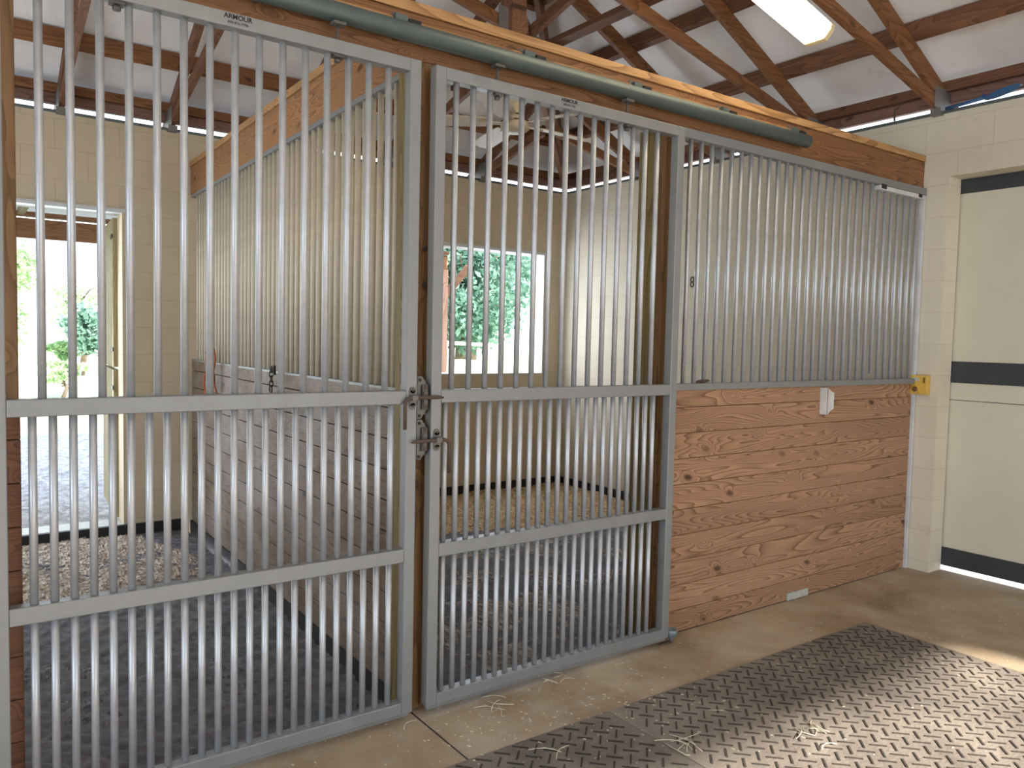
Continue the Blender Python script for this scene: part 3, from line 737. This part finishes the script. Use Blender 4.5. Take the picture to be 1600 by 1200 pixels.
e = empty('ceiling_fan', (1.305, 1.18, 2.72), 'cream ceiling fan hanging over the right stall', 'ceiling fan')
MB().lathe([(.02, -.045), (.06, -.04), (.085, -.02), (.09, .0), (.08, .022), (.05, .035), (.035, .04), (.035, .13), (.03, .135)], (0, 0, 0), 28).build('motor_housing', M['fan_white'], e)
MB().lathe([(.0855, .016), (.088, .018), (.0855, .0215)], (0, 0, 0), 28).lathe([(.037, .058), (.0385, .062), (.037, .066)], (0, 0, 0), 20).build('dark_ring', M['black_metal'], e)
MB().box(-.05, .05, -.02, .02, .15, 1.75).build('mounting_post', M['truss_y'], e)['label'] = 'dark wooden mounting post'
MB().lathe([(.03, .118), (.045, .135), (.05, .150)], (0, 0, 0), 20).build('canopy', M['fan_white'], e)
for k in range(5):
    a = R(148 + 72 * k)
    rt = Matrix.Rotation(a, 4, 'Z') @ Matrix.Translation((0, 0, .012)) @ Matrix.Rotation(R(12), 4, 'X')
    mb = MB(); pl = [(.17, -.05), (.3, -.062), (.55, -.066), (.62, -.055), (.64, 0), (.62, .055), (.55, .066), (.3, .062), (.17, .05)]
    mb.prism([rt @ Vector((x, y_, 0)) for x, y_ in pl], rt.to_3x3() @ Vector((0, 0, .006)))
    b_ = mb.build('blade', M['fan_white'], e)
    MB().xbox(rt, .06, .21, -.016, .016, -.006, .001).build('blade_iron', M['fan_white'], b_)

# ------------------------------------------------------------------ rubber mats with raised tread bars
def rmat(x0, x1, y0, y1, label):
    cx, cy = (x0 + x1) / 2, (y0 + y1) / 2
    e = empty('rubber_mat', (cx, cy, 0), label, 'rubber mat', 'rubber mats on the aisle floor')
    sh = MB().box(x0 - cx, x1 - cx, y0 - cy, y1 - cy, .0005, .012)
    r2_ = 2 ** .5; p = .0556
    for i in range(-60, 60):
        for j in range(-60, 80):
            u = .126 + p * i; v = 1.763 + p * j
            x = (u + v) / r2_; y_ = (u - v) / r2_
            if x < x0 + .024 or x > x1 - .024 or y_ < y0 + .024 or y_ > y1 - .024: continue
            tr = Matrix.Translation((x - cx, y_ - cy, 0)) @ Matrix.Rotation(R(-45 if (i + j) % 2 else 45), 4, 'Z')
            sh.xbox(tr, -.029, .029, -.0034, .0034, .0118, .0150)
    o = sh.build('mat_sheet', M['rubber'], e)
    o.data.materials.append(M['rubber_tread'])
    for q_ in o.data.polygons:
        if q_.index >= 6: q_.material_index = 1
rmat(.648, 2.478, -1.675, -.455, 'large grey rubber tread mat to the right of the seam')
rmat(-1.20, .6445, -1.675, -.455, 'grey rubber tread mat at the bottom edge, left of the seam')
rmat(.648, 2.478, -2.90, -1.683, 'rubber tread mat behind the front row, outside the view')
# joint line in the concrete
st('trim_floor_joint', MB().box(.005, .011, -.455, -.02, .0003, .0012), M['ink'])

# straw
def strawbits(name, c, n_, r, L, label, mode=None, rr=.0017):
    mb = MB()
    for k in range(n_):
        a = random.uniform(0, PI); x = c[0] + random.gauss(0, r); y_ = c[1] + random.gauss(0, r)
        l_ = L * random.uniform(.4, 1.2); z = c[2] + random.uniform(.001, .006)
        cu = random.uniform(-.25, .25) * l_
        pts = []
        for j in range(5):
            t = j / 4 - .5
            pts.append((x + math.cos(a) * l_ * t - math.sin(a) * cu * (t * t * 4), y_ + math.sin(a) * l_ * t + math.cos(a) * cu * (t * t * 4), z + .003 * math.sin(j)))
        mb.tube(pts, rr * random.uniform(.6, 1.2), 5)
    o = mb.build(name, M['straw'])
    return o
for c, n_, r, L, lab in [((.70, -.80, .0125), 9, .035, .13, 'wisp of pale straw on the mat by the seam'),
                         ((1.02, -.70, .0125), 1, .004, .09, 'single thick straw stalk lying on the middle of the mat'),
                         ((1.18, -1.02, .0125), 8, .05, .10, 'straw wisp on the mat at the edge of the sunlight'),
                         ((.34, -.13, .0005), 6, .035, .10, 'straw wisp under the left half of the right gate'),
                         ((.68, -.11, .0005), 5, .03, .09, 'straw wisp under the middle of the right gate'),
                         ((-.05, -.10, .0005), 1, .01, .08, 'curled straw stalk on the concrete below the latch post'),
                         ((.28, -.58, .0125), 2, .03, .11, 'two straw stalks on the left mat near the bottom edge')]:
    o = strawbits('straw_wisp', c, n_, r, L, lab); tag(o, lab, 'straw')
mb = MB()
for k in range(650):
    x = random.uniform(-.2, 3.4); y_ = random.uniform(-1.7, -.02)
    if random.random() < .5: y_ = -.35 + random.gauss(0, .25); x = .3 + random.gauss(0, .6)
    z = .0128 if (.64 < x < 2.478 or x < .64) and -1.67 < y_ < -.455 else .001
    if y_ > -.01: continue
    l_ = random.uniform(.002, .007); a = random.uniform(0, PI); w_ = random.uniform(.001, .0022)
    d = Vector((math.cos(a), math.sin(a), 0)); nn = Vector((-d.y, d.x, 0))
    p_ = Vector((x, y_, z)); i = len(mb.v)
    mb.v += [tuple(p_ + d * l_ + nn * w_), tuple(p_ - d * l_ + nn * w_), tuple(p_ - d * l_ - nn * w_ + Vector((0, 0, .0015))), tuple(p_ + d * l_ - nn * w_ + Vector((0, 0, .0015)))]
    mb.f.append((i, i + 1, i + 2, i + 3)); mb.sm.append(False)
tag(mb.build('hay_crumbs', M['straw']), 'tiny hay crumbs strewn over the aisle floor and mats', 'hay', kind='stuff')

# bedding in the stalls: uneven beds covered in loose chips
def bedding(name, x0, x1, y0, y1, z, m, label, nchips, hill, seed, cs=1.0):
    random.seed(seed)
    e = bumpy(x0, x1, y0, y1, z, .02, 90, 70, 3.5, .018, hill)
    def hz(x, y_): return z + noise.noise(Vector((x * 3.5, y_ * 3.5, 0))) * .02 + noise.noise(Vector((x * 14, y_ * 20, 3))) * .018 + hill(x, y_)
    for k in range(nchips):
        x = random.uniform(x0, x1); y_ = random.uniform(y0, y1); zz_ = hz(x, y_) + .003
        a = random.uniform(0, PI); l_ = random.uniform(.004, .011) * cs; w_ = random.uniform(.002, .0045) * cs
        d = Vector((math.cos(a), math.sin(a), random.uniform(-.5, .5))); nn = Vector((-d.y, d.x, random.uniform(-.5, .5)))
        p_ = Vector((x, y_, zz_)); i = len(e.v)
        e.v += [tuple(p_ + d * l_ + nn * w_), tuple(p_ - d * l_ + nn * w_), tuple(p_ - d * l_ - nn * w_), tuple(p_ + d * l_ - nn * w_)]
        e.f.append((i, i + 1, i + 2, i + 3)); e.sm.append(False)
    return tag(e.build(name, m), label, 'bedding', kind='stuff')
def hl(x, y_):
    return -.06 + .07 * min(1, max(0, (y_ - 1.95 + .18 * math.sin(x * 5.2)) / .35)) - .07 * max(0, (x + .22 + .1 * math.sin(y_ * 4)) / .22)
bedding('wood_shavings', -2.4, -.02, 1.5, D - .04, -.055, M['shavings'], 'pale wood shavings heaped at the back of the left stall', 12000, hl, 3)
def hr(x, y_): return -.06 + .065 * min(1, max(0, (y_ - 1.75 + .2 * math.sin(x * 2.7)) / .6))
bedding('wood_shavings', .12, XR - .04, .9, D - .04, -.02, M['shavings_gold'], 'golden wood shavings spread over the back of the right stall', 12000, hr, 4)
def hr2(x, y_): return -.012
bedding('loose_chips', .12, 3.2, .06, 1.9, -.02, M['chips_grey'], 'grey chips and hay bits scattered over the front floor of the right stall', 9000, hr2, 5, .7)
def hl2(x, y_): return -.034
bedding('loose_chips', -2.2, -.05, .2, 1.48, -.032, M['chips_dark'], 'sparse hay bits on the dark floor of the left stall', 260, hl2, 6)
random.seed(11)

# ------------------------------------------------------------------ outside
def gz(x, y_): return -.10
st('floor_outside', bumpy(-60, 120, D + .2, 120, -.10, .02, 60, 60), M['ground'], 'sunlit sandy ground turning to grass beyond the stalls')
st('floor_outside_near', bumpy(-5, 8, D + .2, 13, -.085, .03, 150, 130, 2.5, .02), M['ground'], 'leaf strewn ground just outside the stall door')
st('floor_outside_side', MB().box(XR + .157, 30, -30, D + .2, -.2, -.02).box(-30, XR + .15, -30, -5.88, -.2, -.02).box(-30, -6.2, -5.88, D + .2, -.2, -.02), M['ground'])
# lean-to porch behind the left stall
st('ceiling_porch', MB().prism([(-6, D + .2, 2.72), (3.45, D + .2, 2.72), (3.45, D + 2.2, 2.50), (-6, D + 2.2, 2.50)], (0, 0, .03)), M['white_trim'], 'pale underside of the lean-to roof behind the stalls')
e = empty('porch_header', (0, D + 1.75, 2.25), 'brown header board of the lean-to seen through the left stall doorway', 'beam')
MB().box(-6, 3.4, 0, .04, 0, .17).build('board', M['porch'], e, bevel=.003)
MB().box(-6, 3.4, -.03, .06, .185, .225).build('cap_board', M['porch'], e, bevel=.003)
tag(MB().box(-.93, -.88, D + .21, D + 1.79, 2.44, 2.50).build('porch_rafter', M['leafwood'], bevel=.002), 'pale rafter under the lean-to roof above the left doorway', 'rafter')
e = empty('porch_post', (3.31, D + 1.75, -.1), 'pinkish wooden lean-to post seen at the left of the stall window', 'post')
MB().box(-.07, .07, -.05, .05, 0, 2.36).build('post', M['pinkpost'], e, bevel=.004)
MB().prism([(.07, -.03, 2.02), (.07, -.03, 2.14), (.34, -.03, 2.44), (.40, -.03, 2.38)], (0, .04, 0)).build('brace', M['porch'], e)
# dutch door leaves standing open behind the left doorway
for z0, z1, lab in ((1.185, 2.30, 'upper leaf of the open stall door, edge on'), (.04, 1.165, 'lower leaf of the open stall door, edge on')):
    e = empty('stall_door_leaf', (-.425, D + .215, z0), lab, 'door leaf', rz=R(86))
    h = z1 - z0
    MB().box(0, .95, -.045, .0, 0, h).build('boards', M['leafwood'], e, bevel=.002)
    MB().box(.05, .9, -.062, -.046, .1, .2).box(.05, .9, -.062, -.046, h - .2, h - .1).build('batten', M['leafwood'], e, bevel=.002)
    MB().box(-.006, .14, .0005, .006, .12, .15).box(-.006, .14, .0005, .006, h - .15, h - .12).build('hinge', M['black_metal'], e)

def tree(loc, trunk_h, crown_c, crown_r, n_, leaf, m, label, cat='tree', name='broadleaf_tree', nb=26):
    e = empty(name, loc, label, cat)
    mb = MB()
    H = crown_c + crown_r[2] * .3
    mb.tube([(0, 0, 0), (.1, 0, H * .4), (-.05, .1, H * .8), (0, 0, H)], [crown_r[0] * .075, crown_r[0] * .06, crown_r[0] * .04, .01 * crown_r[0]], 9)
    for k in range(6):
        a = k * 1.05; zz_ = H * (.45 + .08 * k)
        mb.tube([(0, 0, zz_), (math.cos(a) * crown_r[0] * .35, math.sin(a) * crown_r[1] * .35, zz_ + crown_r[2] * .25), (math.cos(a) * crown_r[0] * .75, math.sin(a) * crown_r[1] * .75, zz_ + crown_r[2] * .35)], [.03 * crown_r[0], .018 * crown_r[0], .006 * crown_r[0]], 6)
    mb.build('trunk', M['bark'], e)
    mb = MB(); cl = []
    for k in range(nb):
        while True:
            v = Vector((random.uniform(-1, 1), random.uniform(-1, 1), random.uniform(-1, 1)))
            if v.length < 1: break
        cl.append((Vector((v.x * crown_r[0] * .8, v.y * crown_r[1] * .8, crown_c + v.z * crown_r[2] * .8)), random.uniform(.25, .45)))
    for k in range(n_):
        c, s_ = random.choice(cl)
        v = Vector((random.gauss(0, 1), random.gauss(0, 1), random.gauss(0, 1))).normalized() * random.random() ** .4
        p_ = c + Vector((v.x * crown_r[0] * s_, v.y * crown_r[1] * s_, v.z * crown_r[2] * s_))
        u = Vector((random.gauss(0, 1), random.gauss(0, 1), random.gauss(0, 1))).normalized(); w_ = u.cross(Vector((random.gauss(0, 1), random.gauss(0, 1), random.gauss(0, 1)))).normalized()
        a = leaf * random.uniform(.6, 1.3); i = len(mb.v)
        mb.v += [tuple(p_ + u * a), tuple(p_ + w_ * a * .5), tuple(p_ - u * a), tuple(p_ - w_ * a * .5)]
        mb.f.append((i, i + 1, i + 2, i + 3)); mb.sm.append(False)
    mb.build('foliage', m, e)
    return e
tree((14.8, 23.5, -.1), 2, 3.6, (3.4, 3.0, 3.0), 13000, .16, M['leaf_teal'], 'big blue green tree filling the stall window')
tree((19.5, 30, -.1), 2, 5.0, (3.6, 3.0, 4.2), 9000, .20, M['leaf_teal'], 'tall tree behind the one filling the stall window')
tree((12.0, 31, -.1), 2, 5.6, (3.0, 3.0, 3.6), 6000, .20, M['leaf_teal'], 'loose tree left of the one filling the stall window')
tree((-.75, 19.5, -.1), 1.5, 2.4, (1.15, 1.3, 2.1), 8000, .08, M['leaf_green'], 'pale green tree at the left of the rear doorway')
tree((2.3, 27.5, -.1), 1, 1.55, (.75, .8, 1.0), 2200, .10, M['leaf_teal'], 'dark blue green shrub at the right of the rear doorway', 'shrub', 'shrub')
tree((1.9, 29, -.1), 1, .9, (.55, .6, .4), 900, .09, M['leaf_green'], 'low green bush beside the dark shrub', 'shrub', 'shrub', 10)
tree((.62, 17.3, -.12), .3, .62, (.62, .5, .28), 700, .06, M['leaf_green'], 'small sunlit bush low in the rear doorway', 'shrub', 'shrub', 8)
for x, y_, lab in ((3.1, 34, 'thin sunlit tree in the middle distance of the doorway'),):
    tree((x, y_, -.1), 2, 2.8, (1.4, 1, 1.6), 1000, .10, M['leaf_green'], lab)
# fence rail, block stacks seen low in the stall window
e = empty('pasture_fence', (13.2, 21.0, -.1), 'white fence with a round rail beyond the stall window', 'fence')
MB().tube([(-1.2, .4, 1.42), (3.6, .3, 1.22)], .07, 10).build('rail', M['fence'], e)
for x in (-1.2, .6): MB().tube([(x, .35, 0), (x, .35, 1.5)], .07, 8).build('post', M['fence'], e)
for i, (x, y_, w_, h_, lab) in enumerate(((10.7, 18.6, .95, .92, 'grey concrete block stack left of the fence post, outside the window'), (12.0, 18.9, .9, .86, 'tan block stack right beside the fence post, outside the window'))):
    mb = MB()
    for r_ in range(4):
        for k in range(2):
            mb.box(k * w_ / 2 - w_ / 2 + .008, k * w_ / 2 - .008, -.3, .3, r_ * h_ / 4 + .003, (r_ + 1) * h_ / 4 - .003)
    o = mb.build('block_stack', M['concrete_block'], bevel=.01); o.location = (x, y_, -.1); tag(o, lab, 'block stack')

# ------------------------------------------------------------------ daylight and lamps
W = bpy.data.worlds.new('sky'); S.world = W; W.use_nodes = True
wn = W.node_tree.nodes; wl = W.node_tree.links
bg = wn['Background']
tc = wn.new('ShaderNodeTexCoord'); sp = wn.new('ShaderNodeSeparateXYZ'); wl.new(tc.outputs['Generated'], sp.inputs[0])
cr = wn.new('ShaderNodeValToRGB'); cr.color_ramp.elements[0].position = .0; cr.color_ramp.elements[0].color = (.92, .96, 1, 1)
cr.color_ramp.elements[1].position = 1; cr.color_ramp.elements[1].color = (.50, .68, 1, 1)
wl.new(sp.outputs[2], cr.inputs[0]); wl.new(cr.outputs[0], bg.inputs[0]); bg.inputs[1].default_value = 3.2
def area(name, loc, target, sx, sy, power, col, spread=None):
    L = bpy.data.lights.new(name, 'AREA'); L.shape = 'RECTANGLE'; L.size = sx; L.size_y = sy; L.energy = power; L.color = col
    if spread: L.spread = R(spread)
    o = bpy.data.objects.new(name, L); C.objects.link(o); o.location = loc
    o.rotation_euler = (Vector(target) - Vector(loc)).to_track_quat('-Z', 'Y').to_euler()
    return o
sun = bpy.data.lights.new('sun', 'SUN'); sun.energy = 17.0; sun.angle = R(1.6); sun.color = (1, .93, .82)
so = bpy.data.objects.new('sun', sun); C.objects.link(so)
so.rotation_euler = Vector((-.12, math.cos(R(29)), -math.sin(R(29)))).to_track_quat('-Z', 'Y').to_euler()
area('daylight_aisle_end', (-5.8, -2.5, 1.5), (0, -1.0, .8), 4.0, 2.4, 110, (.60, .78, 1.0))
area('daylight_across', (.8, -5.5, 1.5), (.8, 0, .9), 4.6, 2.2, 8, (.80, .90, 1.0))
area('daylight_stall_door', ((DX0 + DX1) / 2, D + .3, 1.25), ((DX0 + DX1) / 2 - .1, 0, .6), 1.1, 2.1, 22, (.78, .88, 1.0))
area('daylight_stall_window', ((WX0 + WX1) / 2, D + .3, 1.7), ((WX0 + WX1) / 2 + .9, 0, .6), 1.1, 1.1, 36, (.80, .88, 1.0))

# ------------------------------------------------------------------ camera
yaw, pitch, roll, f = R(35.6826), R(-3.2769), R(1.2531), 1231.33
fw = Vector((math.sin(yaw) * math.cos(pitch), math.cos(yaw) * math.cos(pitch), math.sin(pitch)))
r_ = Vector((math.cos(yaw), -math.sin(yaw), 0)); u_ = r_.cross(fw)
r2 = r_ * math.cos(roll) + u_ * math.sin(roll); u2 = -r_ * math.sin(roll) + u_ * math.cos(roll)
cam = bpy.data.cameras.new('camera'); co_ = bpy.data.objects.new('camera', cam); C.objects.link(co_)
mw = Matrix.Identity(4)
for i in range(3): mw[i][0] = r2[i]; mw[i][1] = u2[i]; mw[i][2] = -fw[i]
mw[0][3], mw[1][3], mw[2][3] = -1.4421, -2.6704, 1.4635
co_.matrix_world = mw
cam.sensor_width = 36; cam.lens = f / 1600 * 36; cam.clip_start = .02; cam.clip_end = 500
S.camera = co_
S.view_settings.view_transform = 'Standard'; S.view_settings.look = 'None'; S.view_settings.gamma = 1
S.view_settings.use_curve_mapping = False; S.view_settings.exposure = .0
try:
    S.cycles.use_denoising = True; S.cycles.denoiser = 'OPENIMAGEDENOISE'
    S.cycles.max_bounces = 8; S.cycles.diffuse_bounces = 5; S.cycles.sample_clamp_indirect = 6
except Exception: pass
